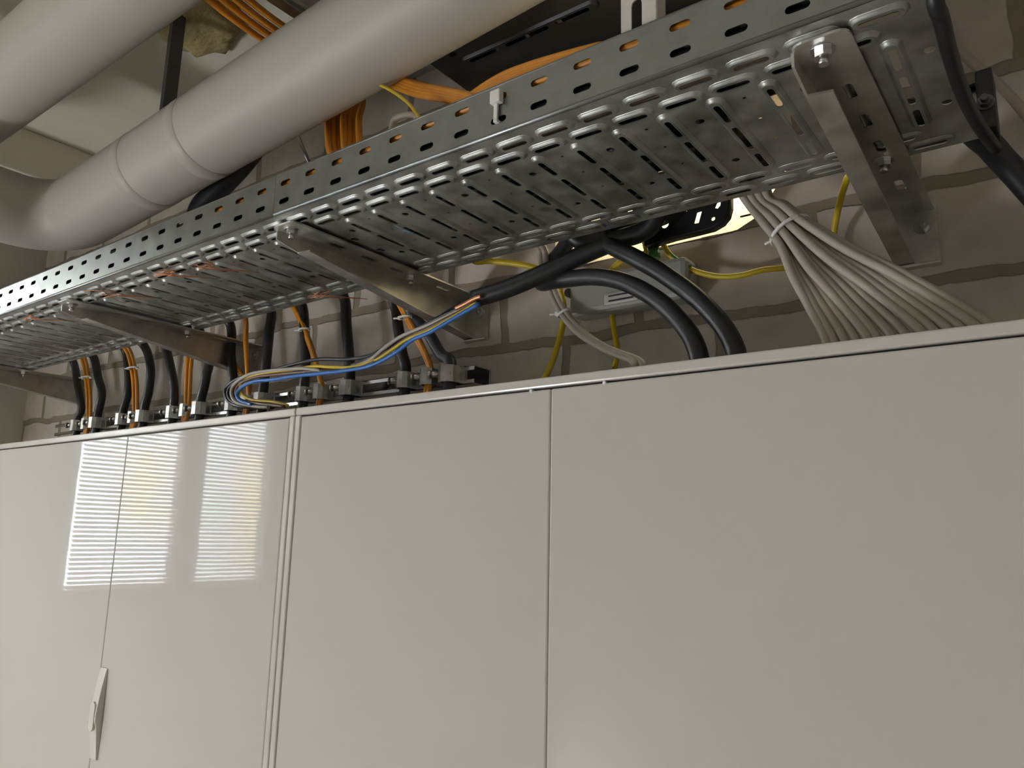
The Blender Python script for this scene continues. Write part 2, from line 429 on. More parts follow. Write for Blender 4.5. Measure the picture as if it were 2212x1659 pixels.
# upper crossing tray, running towards the wall high above
def upper_tray():
    z0 = .385; x0, x1 = .80, 1.262; y0, y1 = .225, WY-.005
    t = thing('cable_tray', 'dark perforated cable tray crossing high above the long tray, under the ceiling', 'cable tray', ((x0+x1)/2, 0, z0))
    mb = MB(); y = y0
    while y < y1-.01:
        yb = min(y+.075, y1); loops = []
        yc = y+.0375
        if yb-y > .07:
            loops.append(bead(mb, .985, yc, .27, .022, [(.985-.088, yc, .062, .009), (.985, yc, .085, .009), (.985+.088, yc, .062, .009)], .005, z0))
            for xx in (1.165, 1.215): loops.append(bead(mb, xx, yc, .02, .055, [(xx, yc, .009, .038)], .005, z0))
            loops.append(disc(1.10+.035, y+.01, .008)); loops.append(disc(.85, y+.01, .007))
        fill2d(rect(x0, x1, y, yb), loops, lambda a, b: (a, b, z0), mb); y = yb
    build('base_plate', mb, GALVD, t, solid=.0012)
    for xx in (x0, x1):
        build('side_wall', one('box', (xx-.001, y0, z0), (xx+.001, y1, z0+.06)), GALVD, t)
    mb = MB(); mb.cyl((1.235, .275, z0-.012), (1.235, .275, z0), .009, 6, smooth=False); mb.cyl((1.235, .275, z0-.018), (1.235, .275, z0-.012), .005, 10)
    build('bolt', mb, ZINC, t)
upper_tray()
def second_upper():
    z0 = .47; x0, x1 = .602, .79; y0, y1 = .03, WY-.01
    t = thing('cable_tray', 'grey perforated cable tray behind the pipes at the top, beside the orange cables', 'cable tray', ((x0+x1)/2, 0, z0))
    mb = MB(); y = y0
    while y < y1-.01:
        yb = min(y+.075, y1); loops = []
        if yb-y > .07:
            for i in range(3):
                xx = x0+.035+i*.06; loops.append(bead(mb, xx, y+.0375, .022, .06, [(xx, y+.0375, .011, .044)], .004, z0))
        fill2d(rect(x0, x1, y, yb), loops, lambda a, b: (a, b, z0), mb); y = yb
    build('base_plate', mb, GALV, t, solid=.0012)
    for xx in (x0, x1): build('side_wall', one('box', (xx-.001, y0, z0), (xx+.001, y1, z0+.06)), GALV, t)
# hanger profile from the ceiling at the front side wall
t = thing('hanger_profile', 'pale slotted steel hanger rising behind the tray side to the ceiling', 'hanger', (1.352, .02, .03))
mb = MB()
loops = [stadium(1.352, z, .011, .036) for z in (.062, .115, .168, .221, .274, .327)]
fill2d(rect(1.336, 1.372, .02, CZ), loops, lambda x, z: (x, .012, z), mb)
mb.add([(1.336, .012, .02), (1.336, .03, .02), (1.336, .03, CZ), (1.336, .012, CZ)], [[0, 1, 2, 3]]); mb.add([(1.372, .012, .02), (1.372, .03, .02), (1.372, .03, CZ), (1.372, .012, CZ)], [[0, 1, 2, 3]])
build('slotted_channel', mb, PAINTF, t, solid=.0015)
build('top_plate', one('box', (1.31, .0, CZ-.006), (1.395, .05, CZ)), GALV, t)

# ================================================================== brackets
def hexbolt(mb, p, axis, r=.0075, h=.006, stud=.006, washer=True):
    p = Vector(p); a = Vector(axis)
    if washer: mb.cyl(p, p+a*.0015, r*1.35, 16)
    mb.cyl(p+a*.0015, p+a*(.0015+h), r, 6, smooth=False)
    mb.cyl(p+a*(.0015+h), p+a*(.0015+h+stud), r*.55, 10)
def bracket(x, label, w=.046):
    zt = ZB-.0052; ytip = .016
    t = thing('wall_bracket', label, 'bracket', (x+w/2, WY, -.085), 'tray support brackets')
    mb = MB()
    loops = [stadium(x+.025, yy, .009, .030) for yy in (.11, .17, .23)] + [stadium(x+.025, .335, .009, .03)]
    r = .010
    outl = [(x+w, WY), (x, WY), (x, ytip+r)]+[(x+r-r*math.cos(a), ytip+r-r*math.sin(a)) for a in [math.pi/2*i/4 for i in range(1, 5)]]
    outl += [(x+w-r+r*math.sin(a), ytip+r-r*math.cos(a)) for a in [math.pi/2*i/4 for i in range(0, 5)]]
    fill2d(outl, loops, lambda a, b: (a, b, zt), mb)
    # left flange, tapering deeper towards the wall
    prof = [(ytip+r, zt), (ytip+r, zt-.013), (.060, zt-.020), (WY, zt-.066), (WY, zt)]
    mb.add([(x, y, z) for y, z in prof], [[0, 1, 2, 3, 4]])
    build('arm', mb, GALVB, t, solid=.0024)
    mb = MB()
    mb.add([(x, .062, zt-.0203), (x+.021, .066, zt-.0206), (x+.021, WY-.004, zt-.0655), (x, WY, zt-.066)], [[0, 1, 2, 3]])
    build('bottom_lip', mb, GALVB, t, solid=.0024)
    mb = MB()
    mb.box((x-.001, WY-.004, zt-.068), (x+w+.002, WY-.0005, zt+.004)); mb.box((x-.001, WY-.012, zt-.071), (x+w+.002, WY-.0005, zt-.067), .001)
    build('wall_plate', mb, GALVB, t)
    for p, ax in (((x+.022, .034, zt-.001), (0, 0, -1)), ((x+.022, .262, zt-.001), (0, 0, -1)), ((x+.032, WY-.004, zt-.020), (0, -1, 0))):
        mb = MB(); hexbolt(mb, p, ax); build('bolt', mb, ZINC, t)
    return t
bracket(1.487, 'right-most galvanised wall bracket under the cut end of the cable tray')
bracket(.803, 'galvanised wall bracket with a brassy reflection beside the stripped black cable end')  # brassy tint is the warm opening reflected in plain steel
bracket(.170, 'galvanised wall bracket above the second and third clamp groups from the left')
bracket(-.615, 'left-most wall bracket, behind the first orange cables')

# ================================================================== pipes
def pipe_thing(label, path, bands, grp):
    t = thing('insulated_pipe', label, 'pipe', path[0], grp)
    mb = MB(); mb.tube(path, .075, n=40, sub=1); build('jacket', mb, JACKET, t)
    for p, d in bands:
        p = Vector(p); d = Vector(d).normalized(); mb = MB(); mb.tube([p-d*.016, p-d*.0155, p+d*.0155, p+d*.016], 0, n=40, sub=1, rfun=lambda s: .0750 if s in (0, 1) else .0757)
        build('tape_band', mb, TAPE, t)
    return t
D = Vector((.99566, .01621, .09167)); A0 = Vector((0, .1139, .2371))
def bent(a0, xc, yend, rr=.10, D=D):
    def P(x): return a0+D*((x-a0.x)/D.x)
    c = P(xc); pts = [P(2.9)]; pts += [P(2.9+(xc+rr-2.9)*k/12) for k in range(1, 12)]
    for i in range(0, 13):
        a = math.pi/2*i/12
        pts.append(c + Vector((rr*(1-math.sin(a)), -rr*(1-math.cos(a)), D.z*rr*(1-math.sin(a)))))
    pts += [c+Vector((0, -rr-(abs(yend-c.y)-rr)*k/4, 0)) for k in range(1, 5)]
    return pts, P
pts, P = bent(A0, -.10, -2.68)
pipe_thing('lower pale grey insulated pipe with taped seams, bending away at its left end', pts, [(P(.43), D), (P(.25), D)], 'insulated pipes under the ceiling')
pts, P = bent(Vector((0, -.0759, .42)), -.32, -2.68, D=Vector((1, 0, .0129)))
pipe_thing('upper pale grey insulated pipe crossing the top left corner', pts, [], 'insulated pipes under the ceiling')

# pipe hanger, foam and conduit beside the pipes
tag(build('hanger_strap', one('box', (.292, .10, .30), (.304, .125, CZ)), GALVD), 'dark steel hanger strap between the two pale pipes', 'hanger')
mb = MB()
bm = bmesh.new(); bmesh.ops.create_icosphere(bm, subdivisions=3, radius=1)
for v in bm.verts:
    k = 1+.25*math.sin(5*v.co.x+3*v.co.y)*math.cos(4*v.co.z+v.co.x); v.co = Vector((v.co.x*.10*k, v.co.y*.07*k, v.co.z*.02*k))+Vector((.28, .17, CZ-.012))
mb.bm(bm, True)
tag(build('foam_patch', mb, FOAM), 'yellowish foam patch on the ceiling beside the orange cables', 'foam')
mb = MB(); mb.tube([at(425, 470, .22), at(440, 440, .22), at(480, 400, .23), at(530, 345, .25), at(600, 250, .27)], .022, n=16)
tag(build('conduit', mb, DKGREY), 'thick dark conduit rising from the tray behind the lower pipe', 'conduit')
mb = MB(); mb.cyl(at(668, 352, .36), at(640, 285, .36)+(at(640, 285, .36)-at(668, 352, .36))*((CZ-at(640, 285, .36).z)/(at(640, 285, .36).z-at(668, 352, .36).z)), .004, 8)
tag(build('threaded_rod', mb, GALV), 'thin steel rod rising behind the tray, left of the hanging orange bundle', 'rod')

# ================================================================== cabinets
FY = .190; CT = -.2285; CB = -1.98
def cabinet(label, x0, x1, seams, handle_at=None, dep=.225):
    t = thing('control_cabinet', label, 'cabinet', ((x0+x1)/2, FY+dep/2, CB), 'control cabinets')
    mb = MB(); th = .002
    # carcass: closed box behind the front frame
    mb.box((x0+.001, FY+.016, CB), (x1-.001, FY+dep, CT), .002)
    rim = .0125
    build('carcass', mb, PAINTF, t)
    mb = MB()
    for a, b in (((x0, CT-rim), (x1, CT)), ((x0, CB), (x1, CB+rim)), ((x0, CB+rim), (x0+rim, CT-rim)), ((x1-rim, CB+rim), (x1, CT-rim))):
        mb.box((a[0], FY-.001, a[1]), (b[0], FY+.02, b[1]), .0022)
    fr_ = build('front_frame', mb, PAINTF, t)
    mb = MB(); mb.box((x0+rim-.001, FY+.010, CB+rim-.001), (x1-rim+.001, FY+.0155, CT-rim+.001))
    build('door_seal', mb, GAP, t)
    xs = [x0+rim+.0016]+seams+[x1-rim-.0016]
    for i, (a, b) in enumerate(zip(xs[:-1], xs[1:])):
        a2 = a+(.0004 if i else 0); b2 = b-(.0004 if i < len(xs)-2 else 0)
        d = build('door', one('box', (a2, FY, CB+rim+.002), (b2, FY+.014, CT-rim-.0024), .0022), PAINT, t)
        if i == 0: first = d
        last = d
    return t, first, last
cabL, dA, dB = cabinet('left pale grey control cabinet with a lever handle and mirrored window', -.56, .6575, [.142])
cabR, dC, dD = cabinet('right pale grey control cabinet with two plain doors', .6595, 1.664, [1.141])
for x in (1.112, 1.215):
    mb = MB(); mb.cyl((x, FY-.001, CT-.0152), (x, FY+.006, CT-.0152), .0022, 10)
    build('buffer_stud', mb, WHITEP, dC if x < 1.141 else dD)
# swing handle on the left cabinet's right door, next to the seam
hx0, hx1, hz0, hz1 = .146, .171, -.832, -.676
def prof_handle():
    mb = MB(); n_ = 40; L_ = []
    for i in range(n_+1):
        s_ = i/n_; z = hz0+(hz1-hz0)*s_
        K_ = [(0, .003), (.2, .0062), (.36, .0092), (.43, .0125), (.52, .0122), (.62, .0108), (.8, .0075), (1, .0022)]
        for (s0, d0), (s1, d1) in zip(K_[:-1], K_[1:]):
            if s0 <= s_ <= s1: d = d0+(d1-d0)*(s_-s0)/(s1-s0)
        L_.append((z, d))
    vs_ = []
    for z, d in L_: vs_ += [(hx0, FY-.0005, z), (hx0+.0015, FY-d, z), (hx1-.0015, FY-d, z), (hx1, FY-.0005, z)]
    fs = []
    for i in range(n_):
        for k in range(3): fs.append([4*i+k, 4*i+k+1, 4*i+4+k+1, 4*i+4+k])
    fs += [[3, 2, 1, 0], [4*n_+k for k in range(4)]]
    mb.add(vs_, fs); return mb
h = build('handle', prof_handle(), mat('white_handle_plastic', (.66, .635, .58), .35), dB)
mb = MB(); zc_ = hz0+.47*(hz1-hz0)
st_ = stadium(hx0+.0105, zc_, .0165, .050)
mb.prism(st_, 1, FY-.0135, FY-.009)
build('lock_cover', mb, MATS['white_handle_plastic'], h)

# ================================================================== clamp rail and clamps
YD = .369; RY = .385; RZ = -.1600
t = thing('clamp_rail', 'galvanised slotted rail on the wall behind the cabinets, holding the cable clamps', 'rail', (-.1, RY, RZ-.016))
mb = MB(); xa, xb = -.66, .858
def strip(z0, z1, y0, y1): mb.box((xa, y0, z0), (xb, y1, z1), .0006)
strip(RZ+.0135, RZ+.0155, RY, WY-.001); strip(RZ-.0155, RZ-.0135, RY, WY-.001); strip(RZ+.0075, RZ+.0155, RY, RY+.002); strip(RZ-.0155, RZ-.0075, RY, RY+.002)
strip(RZ-.0155, RZ+.0155, WY-.004, WY-.001)
build('c_channel', mb, ZINC, t)
for k, x in enumerate([xa+.1+.17*i for i in range(9)]):
    mb = MB(); mb.cyl((x, WY-.012, RZ), (x, WY-.004, RZ), .0065, 16); build('rail_screw', mb, ALU, t)
def clamp(label, x, r):
    """saddle clamp gripping a cable that runs vertically in front of the rail"""
    t = thing('cable_clamp', label, 'clamp', (x, RY, RZ-.013), 'saddle clamps on the rail')
    yc = YD; R_ = r+.0035; mb = MB(); h = .0140
    out = [(x-R_, RY), (x-R_, yc+.004), (x-R_*.72, yc-R_*.72), (x-R_*.2, yc-R_*1.02), (x+R_*.45, yc-R_*.92), (x+R_*.85, yc-R_*.5), (x+R_, yc+.003), (x+R_, RY)]
    inn = [(x+(px-x)*.80, yc+(py-yc)*.80 if py < RY-1e-6 else RY) for px, py in out][::-1]
    ring = out+inn; n_ = len(ring); m_ = len(out)
    vs_ = [(px, py, RZ+zz) for zz in (-h, h) for px, py in ring]
    fs = []
    for i in range(m_-1):
        j = n_-1-i; fs += [[i, i+1, j-1, j], [n_+j, n_+j-1, n_+i+1, n_+i], [i, n_+i, n_+i+1, i+1], [j, j-1, n_+j-1, n_+j]]
    fs += [[0, n_-1, n_+n_-1, n_], [m_-1, n_+m_-1, n_+m_, m_]]
    mb.add(vs_, fs); build('saddle', mb, ALU, t)
    mb = MB(); mb.cyl((x-R_*.75, yc-R_*.35, RZ+.001), (x-R_*1.55, yc-R_*.85, RZ+.001), .0058, 14)
    mb.cyl((x-R_*1.55, yc-R_*.85, RZ+.001), (x-R_*1.7, yc-R_*.95, RZ+.001), .0075, 14); build('screw', mb, ZINC, t)
    mb = MB(); mb.box((x-R_*.8, yc-R_*.7, RZ-.004), (x+R_*.7, yc-R_*.45, RZ+.004), .001); build('pressure_pad', mb, GAP, t)
    for sx in (-1, 1): build('foot', one('box', (x+sx*R_-.003, RY-.002, RZ-.009), (x+sx*R_+.003, RY+.004, RZ+.009)), GALV, t)
    return yc
ORD = ['first', 'second', 'third', 'fourth', 'fifth', 'sixth', 'seventh', 'eighth', 'ninth', 'tenth', 'eleventh', 'twelfth', 'thirteenth', 'fourteenth']
# ================================================================== cables
def cable(name, label, pts, r, material, cat='cable', group=None, n=12, sub=8):
    mb = MB(); mb.tube(pts, r, n=n, sub=sub)
    return tag(build(name, mb, material), label, cat, group)
def over_edge(p, yin=.20):
    """from inside the tray over its rear wall, then down at p"""
    p = Vector(p)
    return [Vector((p.x-.015, yin, .016)), Vector((p.x-.012, yin+.05, .047)), Vector((p.x-.006, TW+.01, .066)), Vector((p.x-.002, TW+.04, .045))]
def drop(name, label, pix, r, material, group, yend=YD, xend=None, tail=True):
    pts = [at(u, v, YD) for u, v in pix]
    pts = over_edge(pts[0])+pts
    if xend is not None:
        pts = pts[:-1]+[Vector((xend, yend, RZ+.022)), Vector((xend, yend, RZ-.02)), Vector((xend, yend-.012, CT+.001))]
    return cable(name, label, pts, r, material, 'cable', group)
GXR = []
BLK = 'black cables dropping to the clamps'
for g, (L_, Rr_) in enumerate([
    ([(155, 775), (168, 830), (176, 880), (168, 910)], [(200, 768), (212, 815), (220, 850), (210, 905)]),
    ([(268, 752), (277, 800), (276, 850), (266, 890)], [(310, 745), (325, 790), (322, 840), (312, 885)]),
    ([(356, 750), (368, 790), (376, 835), (376, 872)], [(450, 770), (446, 810), (440, 840), (434, 868)]),
    ([(497, 700), (499, 770), (505, 830), (503, 860)], [(584, 668), (581, 720), (574, 790), (568, 850)]),
    ([(650, 655), (658, 715), (660, 780), (657, 835)], [(742, 640), (748, 700), (753, 760), (755, 822)]),
    ([(850, 650), (860, 705), (868, 760), (876, 800)], [(888, 672), (925, 720), (952, 765), (972, 790)])]):
    GXR.append((L_[-1], Rr_[-1]))
    drop('power_cable', 'left black cable dropping into the %s clamp group from the left' % ORD[g], L_, .0098, BLACK, BLK, YD, at(*L_[-1], YD).x)
    drop('power_cable', 'right black cable dropping into the %s clamp group from the left' % ORD[g], Rr_, .0102, DKGREY if g == 5 else BLACK, BLK, YD, at(*Rr_[-1], YD).x)
# orange bundles into the middle clamps
OB = [
    ([(176, 768), (190, 830), (193, 890)], 3, 1.0), ([(273, 752), (290, 810), (293, 885)], 3, 1.0), ([(406, 755), (407, 810), (405, 868)], 3, 1.0),
    ([(529, 680), (533, 745), (538, 835)], 2, 0), ([(630, 655), (668, 735), (695, 825)], 2, 0), ([(862, 650), (900, 725), (928, 785)], 2, 0)]
OG = 'orange cables dropping to the clamps'
for g, (pix, cnt, _) in enumerate(OB):
    base = [at(u, v, YD-.003) for u, v in pix]; xm = at(*pix[-1], YD-.003).x
    for k in range(cnt):
        off = (k-(cnt-1)/2)
        pts = [b+Vector((off*.0085*(1 if i < 2 else .8), -.004*(k % 2), 0)) for i, b in enumerate(base)]
        pts = [Vector((pts[0].x-.01, .22, .016)), Vector((pts[0].x-.008, TW+.005, .056)), Vector((pts[0].x-.002, TW+.035, .036))]+pts
        pts += [Vector((xm+off*.006, YD-.002, RZ)), Vector((xm+off*.008, YD-.012, CT+.001))]
        cable('control_cable', '%s thin orange cable of the %s orange drop from the left' % (('left', 'right') if cnt == 2 else ('left', 'middle', 'right'))[k] if False else '%s thin orange cable in the %s clamp group from the left' % ((('left', 'right') if cnt == 2 else ('left', 'middle', 'right'))[k], ORD[g]), pts, .0046, ORANGE, 'cable', OG, n=8)
p4 = [at(u, v, YD+.01) for u, v in ((490, 690), (494, 715), (505, 780), (528, 815), (540, 835))]
cable('control_cable', 'single orange cable left of the pair in the fourth clamp group', over_edge(p4[0])+p4+[Vector((p4[-1].x+.01, YD-.01, CT+.001))], .0046, ORANGE, 'cable', OG, n=8)
for g in range(6):
    xl, xo, xr = at(*GXR[g][0], YD).x, at(*OB[g][0][-1], YD).x, at(*GXR[g][1], YD).x
    for k, (x, r) in enumerate(((xl, .0122), (xo, .0122), (xr, .0148))):
        clamp('%s saddle clamp of the %s clamp group from the left' % (('left', 'middle', 'right')[k], ORD[g]), x, r)
# little white cable ties
def tie(label, c, rx, ry, ax=(0, 0, 1), tail=(-1, -.3, 0), tl=.012):
    t = thing('cable_tie', label, 'cable tie', c, 'white cable ties')
    c = Vector(c); ax = Vector(ax).normalized(); a = ax.orthogonal().normalized()
    a = Vector((1, 0, 0)); a = (a-ax*a.dot(ax)).normalized(); b = ax.cross(a)
    vs_ = []; n_ = 20
    for rr in (1.0, 1.12):
        for h in (-.0018, .0018):
            for k in range(n_):
                an = 2*math.pi*k/n_; vs_.append(c+a*(rx*rr*math.cos(an))+b*(ry*rr*math.sin(an))+ax*h)
    fs = []
    for k in range(n_):
        k2 = (k+1) % n_
        fs += [[k, k2, n_+k2, n_+k], [2*n_+k, 3*n_+k, 3*n_+k2, 2*n_+k2], [k, 2*n_+k, 2*n_+k2, k2], [n_+k, n_+k2, 3*n_+k2, 3*n_+k]]
    mb = MB(); mb.add(vs_, fs); build('strap', mb, WHITEP, t)
    tl_ = Vector(tail).normalized(); p = c+tl_*(max(rx, ry)*.95)
    mb = MB(); mb.box(p-Vector((.003, .003, .003)), p+Vector((.003, .003, .003)), .0006); mb.cyl(p, p+tl_*tl, .0016, 6); build('head', mb, WHITEP, t)
for g, (u, v), cnt in ((0, (180, 815), 3), (1, (280, 795), 3), (2, (406, 762), 3), (4, (658, 712), 2), (5, (876, 686), 2)):
    c = at(u+8 if cnt == 3 else u, v, YD-.012)
    tie('small white cable tie round the orange cables of the %s clamp group' % ORD[g], c, .017 if cnt == 3 else .012, .0085)

# stripped cable with loose conductors
t = thing('stripped_cable', 'black cable with its sheath cut off and coloured wires trailing left', 'cable', at(1020, 645, .30))
jp = [Vector((1.30, .20, .02)), Vector((1.28, TW+.012, .062)), Vector((1.24, .312, .03)), at(1400, 492, .325), at(1330, 520, .318), at(1260, 550, .31), at(1180, 588, .30), at(1100, 622, .29), at(1024, 646, .28)]
mb = MB(); mb.tube(jp, .0135, n=18); build('sheath', mb, BLACK, t)
YC = .275
def cond(label, pix, ys, material, r=.0030):
    pts = []
    for i, (u, v) in enumerate(pix):
        s_ = i/(len(pix)-1); pts.append(at(u, v, ys[0]+(ys[1]-ys[0])*s_))
    pts[-1].z = max(pts[-1].z, CT+.003)
    mb = MB(); mb.tube(pts, r, n=8); o = build('conductor', mb, material, t); o['label'] = label; return o
cond('black conductor arching above the others', [(1040, 640), (1000, 655), (950, 685), (890, 718), (830, 752), (800, 768), (750, 776), (690, 776), (640, 786), (580, 802), (530, 812), (495, 830), (486, 850), (500, 872), (540, 880), (590, 880)], (.283, .262), BLACKW, .0034)
cond('dark conductor lying along the loop', [(1040, 644), (1000, 661), (930, 695), (880, 728), (840, 755), (800, 772), (740, 795), (680, 797), (620, 799), (560, 808), (515, 822), (493, 843), (500, 866), (535, 878), (585, 878)], (.280, .258), BLACKW)
cond('grey conductor', [(1030, 648), (1000, 666), (930, 700), (870, 725), (830, 752), (795, 780), (750, 795), (708, 806), (680, 799), (650, 796), (590, 800), (540, 808), (508, 828), (500, 850), (512, 870), (550, 878), (580, 880)], (.274, .25), GREYW, .0032)
cond('brown conductor', [(1030, 652), (1000, 670), (930, 706), (880, 730), (840, 758), (780, 794), (720, 801), (670, 803), (610, 808), (555, 814), (520, 828), (510, 846), (520, 864), (560, 872), (615, 878)], (.272, .252), BROWN)
cond('yellow and green conductor', [(1030, 654), (980, 684), (930, 712), (880, 733), (850, 753), (810, 778), (760, 793), (715, 793), (680, 791), (640, 797), (580, 805), (540, 815), (520, 832), (524, 852), (545, 864), (590, 868), (622, 876)], (.270, .255), MATS['yellow_wire'], .0028)
cond('blue conductor', [(1035, 656), (980, 688), (930, 717), (890, 735), (850, 765), (800, 790), (750, 800), (700, 806), (640, 812), (590, 820), (550, 824), (523, 836), (512, 852), (520, 866), (545, 874)], (.268, .25), BLUE, .0033)
cond('bare copper braid', [(1040, 640), (1025, 645), (1005, 656), (985, 666)], (.268, .268), COPPER, .0035)

# two thick black cables bending into the right cabinet
TG = 'thick black cables into the right cabinet'
cable('power_cable', 'thick black cable arching outermost into the right cabinet', [Vector((1.20, .20, .02)), Vector((1.16, TW+.012, .062)), Vector((1.150, .318, .025)), at(1310, 520, .315), at(1370, 556, .30), at(1430, 590, .295), at(1500, 640, .285), at(1550, 690, .28), at(1580, 735, .28), at(1592, 775, .28), Vector((1.333, .28, CT+.001))], .0118, BLACK, 'cable', TG, n=18)
cable('power_cable', 'thick black cable curling back left before entering the right cabinet', [Vector((1.12, .20, .02)), Vector((1.09, TW+.015, .062)), Vector((1.06, .352, .02)), at(1190, 570, .385), at(1168, 610, .36), at(1205, 606, .32), at(1280, 598, .30), at(1350, 610, .29), at(1420, 648, .285), at(1470, 695, .28), at(1500, 740, .28), at(1512, 785, .28), Vector((1.29, .28, CT+.001))], .0118, BLACK, 'cable', TG, n=18)
# short black stubs leaving the tray behind them
cable('power_cable', 'short black cable in the lit opening ending in green', [Vector((1.16, .22, .03)), Vector((1.165, TW+.012, .058)), at(1405, 480, .36), at(1410, 510, .365), at(1412, 545, .365)], .008, BLACK, 'cable')
cable('sleeve', 'green sleeve on the end of the short black cable', [at(1412, 540, .365), at(1414, 560, .365)], .0084, GREEN, 'sleeve', sub=1)
cable('power_cable', 'black cable lying along the back of the tray above the junction box', [Vector((1.03, .22, .03)), Vector((1.05, TW+.015, .055)), at(1250, 520, .33), at(1300, 505, .34), at(1350, 498, .345), Vector((1.24, .355, .03)), Vector((1.27, TW, .06)), Vector((1.29, .24, .03))], .012, BLACK, 'cable', n=16)

# yellow-green earth wires
YG = 'yellow green earth wires'
cable('earth_wire', 'yellow wire emerging left of the stripped cable sheath', [Vector((.92, .25, .02)), Vector((.925, TW+.01, .05)), at(1020, 560, .36), at(1060, 564, .37), at(1110, 569, .375), at(1155, 578, .38), at(1205, 600, .39), at(1210, 625, .40), at(1217, 655, .41), at(1218, 690, .41), at(1205, 745, .40), at(1180, 810, .385), Vector((.965, .37, CT+.001))], .0048, YELLOW, 'wire', YG)
cable('earth_wire', 'yellow wire hanging behind the grey junction box', [at(1350, 555, .395), at(1335, 570, .41), at(1318, 590, .415), at(1318, 640, .415), at(1325, 700, .412), at(1334, 760, .40), at(1328, 795, .39)], .0042, YELLOW, 'wire', YG)
cable('earth_wire', 'yellow green wire sagging right of the junction box behind the beige cables', [Vector((1.18, .24, .03)), Vector((1.185, TW+.008, .052)), at(1415, 490, .36), at(1428, 520, .375), at(1452, 555, .39), at(1495, 583, .40), at(1550, 597, .40), at(1600, 595, .40), at(1650, 583, .40), at(1720, 576, .40), at(1780, 565, .405), at(1800, 520, .41)], .0040, YELLOW, 'wire', YG)
mb = MB(); mb.tube([p+Vector((-.0012, -.0022, .0014)) for p in (at(1428, 515, .375), at(1452, 553, .39), at(1495, 580, .40))], .0032, n=8)
tag(build('earth_wire', mb, GREEN), 'green striped stretch of the sagging earth wire near the lit opening', 'wire', YG)
cable('earth_wire', 'yellow green wire hanging left of the right-most bracket', [Vector((1.40, .25, .03)), Vector((1.405, TW+.008, .052)), at(1838, 365, .33), at(1830, 385, .35), at(1816, 430, .38), at(1806, 475, .40), at(1801, 510, .41), at(1800, 545, .41)], .0040, YELLOW, 'wire', YG)
cable('earth_wire', 'thin yellow wire in front of the green sleeve', [Vector((1.14, .25, .03)), Vector((1.143, TW+.008, .05)), at(1382, 485, .355), at(1390, 520, .36), at(1400, 560, .38)], .0028, YELLOW, 'wire', YG)
# pair of thin beige cables
BG = 'thin beige cables by the junction box'
for k, dx in enumerate((0, 11)):
    cable('data_cable', ('left', 'right')[k]+' thin beige cable of the tied pair beside the junction box', [Vector((.99+.01*k, .24, .02)), Vector((.995+.01*k, TW+.008, .05)), at(1160+dx, 530, .36), at(1170+dx, 570, .37), at(1186+dx, 620, .375), at(1210+dx, 672, .37), at(1245+dx, 715, .35), at(1300+dx, 752, .33), at(1372+dx*1.5, 787, .31), Vector((1.17+.012*k, .29, CT+.001))], .0052, BEIGE, 'cable', BG)
tie('white cable tie on the pair of thin beige cables', at(1218, 677, .37), .011, .0075, (.35, 0, -.8))

# fan of beige data cables
FG = 'beige data cables fanning into the right cabinet'
NB = 14
ends = [1785, 1800, 1822, 1846, 1872, 1890, 1920, 1950, 1985, 2010, 2040, 2068, 2098, 2125]
for k in range(NB):
    s_ = k/(NB-1); row = (k % 4)
    u1 = ends[k]; v1 = 736-(u1-1785)*.128
    tx, ty = 1684+s_*50, 528-s_*56
    ty_ = .300+.0095*row
    mx, my = (tx+u1)/2+(34-30*s_)*-.25, (ty+v1)/2-14+10*s_
    pA = Vector((1.315+.05*s_, .22, .006+.0098*row)); pB = Vector((1.318+.052*s_, TW+.008, .046+.0098*row))
    pts = [pA, pB, at(1612+s_*48, 434-s_*14, .312+.0095*row), at(1646+s_*50, 478-s_*36, .306+.0095*row), at(tx, ty, ty_), at(tx+(u1-tx)*.26, ty+(v1-ty)*(.31-.03*s_), .294+.0055*row), at(tx+(u1-tx)*(.60-.02*s_), ty+(v1-ty)*(.62-.06*s_), .286+.0025*row), at(u1, v1, .285+.001*row)]
    e = pts[-1]; pts.append(Vector((e.x+.012*s_, e.y, CT+.001)))
    cable('data_cable', '%s beige data cable from the left in the fan entering the right cabinet' % ORD[k], pts, .0050, BEIGE, 'cable', FG, n=10)
tie('translucent white cable tie round the fan of beige cables', at(1708, 500, .314), .0235, .0215, (.42, -.1, -.72), tail=(-1, -.1, -.35), tl=.010)

# right end cables
cable('power_cable', 'black cable lying across the cut end of the tray', [Vector((1.60, -.02, .06)), at(2018, -20, .018), at(2033, 40, .04), at(2050, 110, .08), at(2075, 190, .15), at(2105, 255, .22), at(2135, 300, .27), at(2150, 320, .31)], .0062, BLACK, 'cable', n=14)
cable('power_cable', 'thick black cable leaving the tray end towards the lower right', [Vector((1.45, .24, .02)), Vector((1.56, .25, .012)), at(2120, 300, .31), at(2165, 345, .34), at(2220, 405, .36), at(2300, 500, .385), at(2360, 600, .40), Vector((1.86, .405, -.45)), Vector((1.88, .408, -1.1)), Vector((1.88, .41, FZ+.015))], .0135, BLACK, 'cable', n=18)
cable('data_cable', 'beige cable running down to the right beside the tray end', [Vector((1.49, .418, CZ-.002)), Vector((1.495, .418, .42)), at(2040, 60, .41), at(2095, 130, .405), at(2140, 168, .40), at(2180, 205, .40), at(2230, 265, .40), at(2330, 380, .41), Vector((1.80, .415, -.40)), Vector((1.81, .418, -1.1)), Vector((1.81, .418, FZ+.008))], .0056, BEIGE, 'cable')
t = thing('end_connector', 'black connector plate on the rear corner of the cut tray end', 'connector', (1.61, TW, -.01))
mb = MB(); mb.box((1.597, .262, ZB), (1.612, .30, ZT+.006), .002); build('plate', mb, BLACK, t)
mb = MB(); hexbolt(mb, (1.604, .262, .012), (0, -1, 0), .006); build('bolt', mb, GALVD, t)

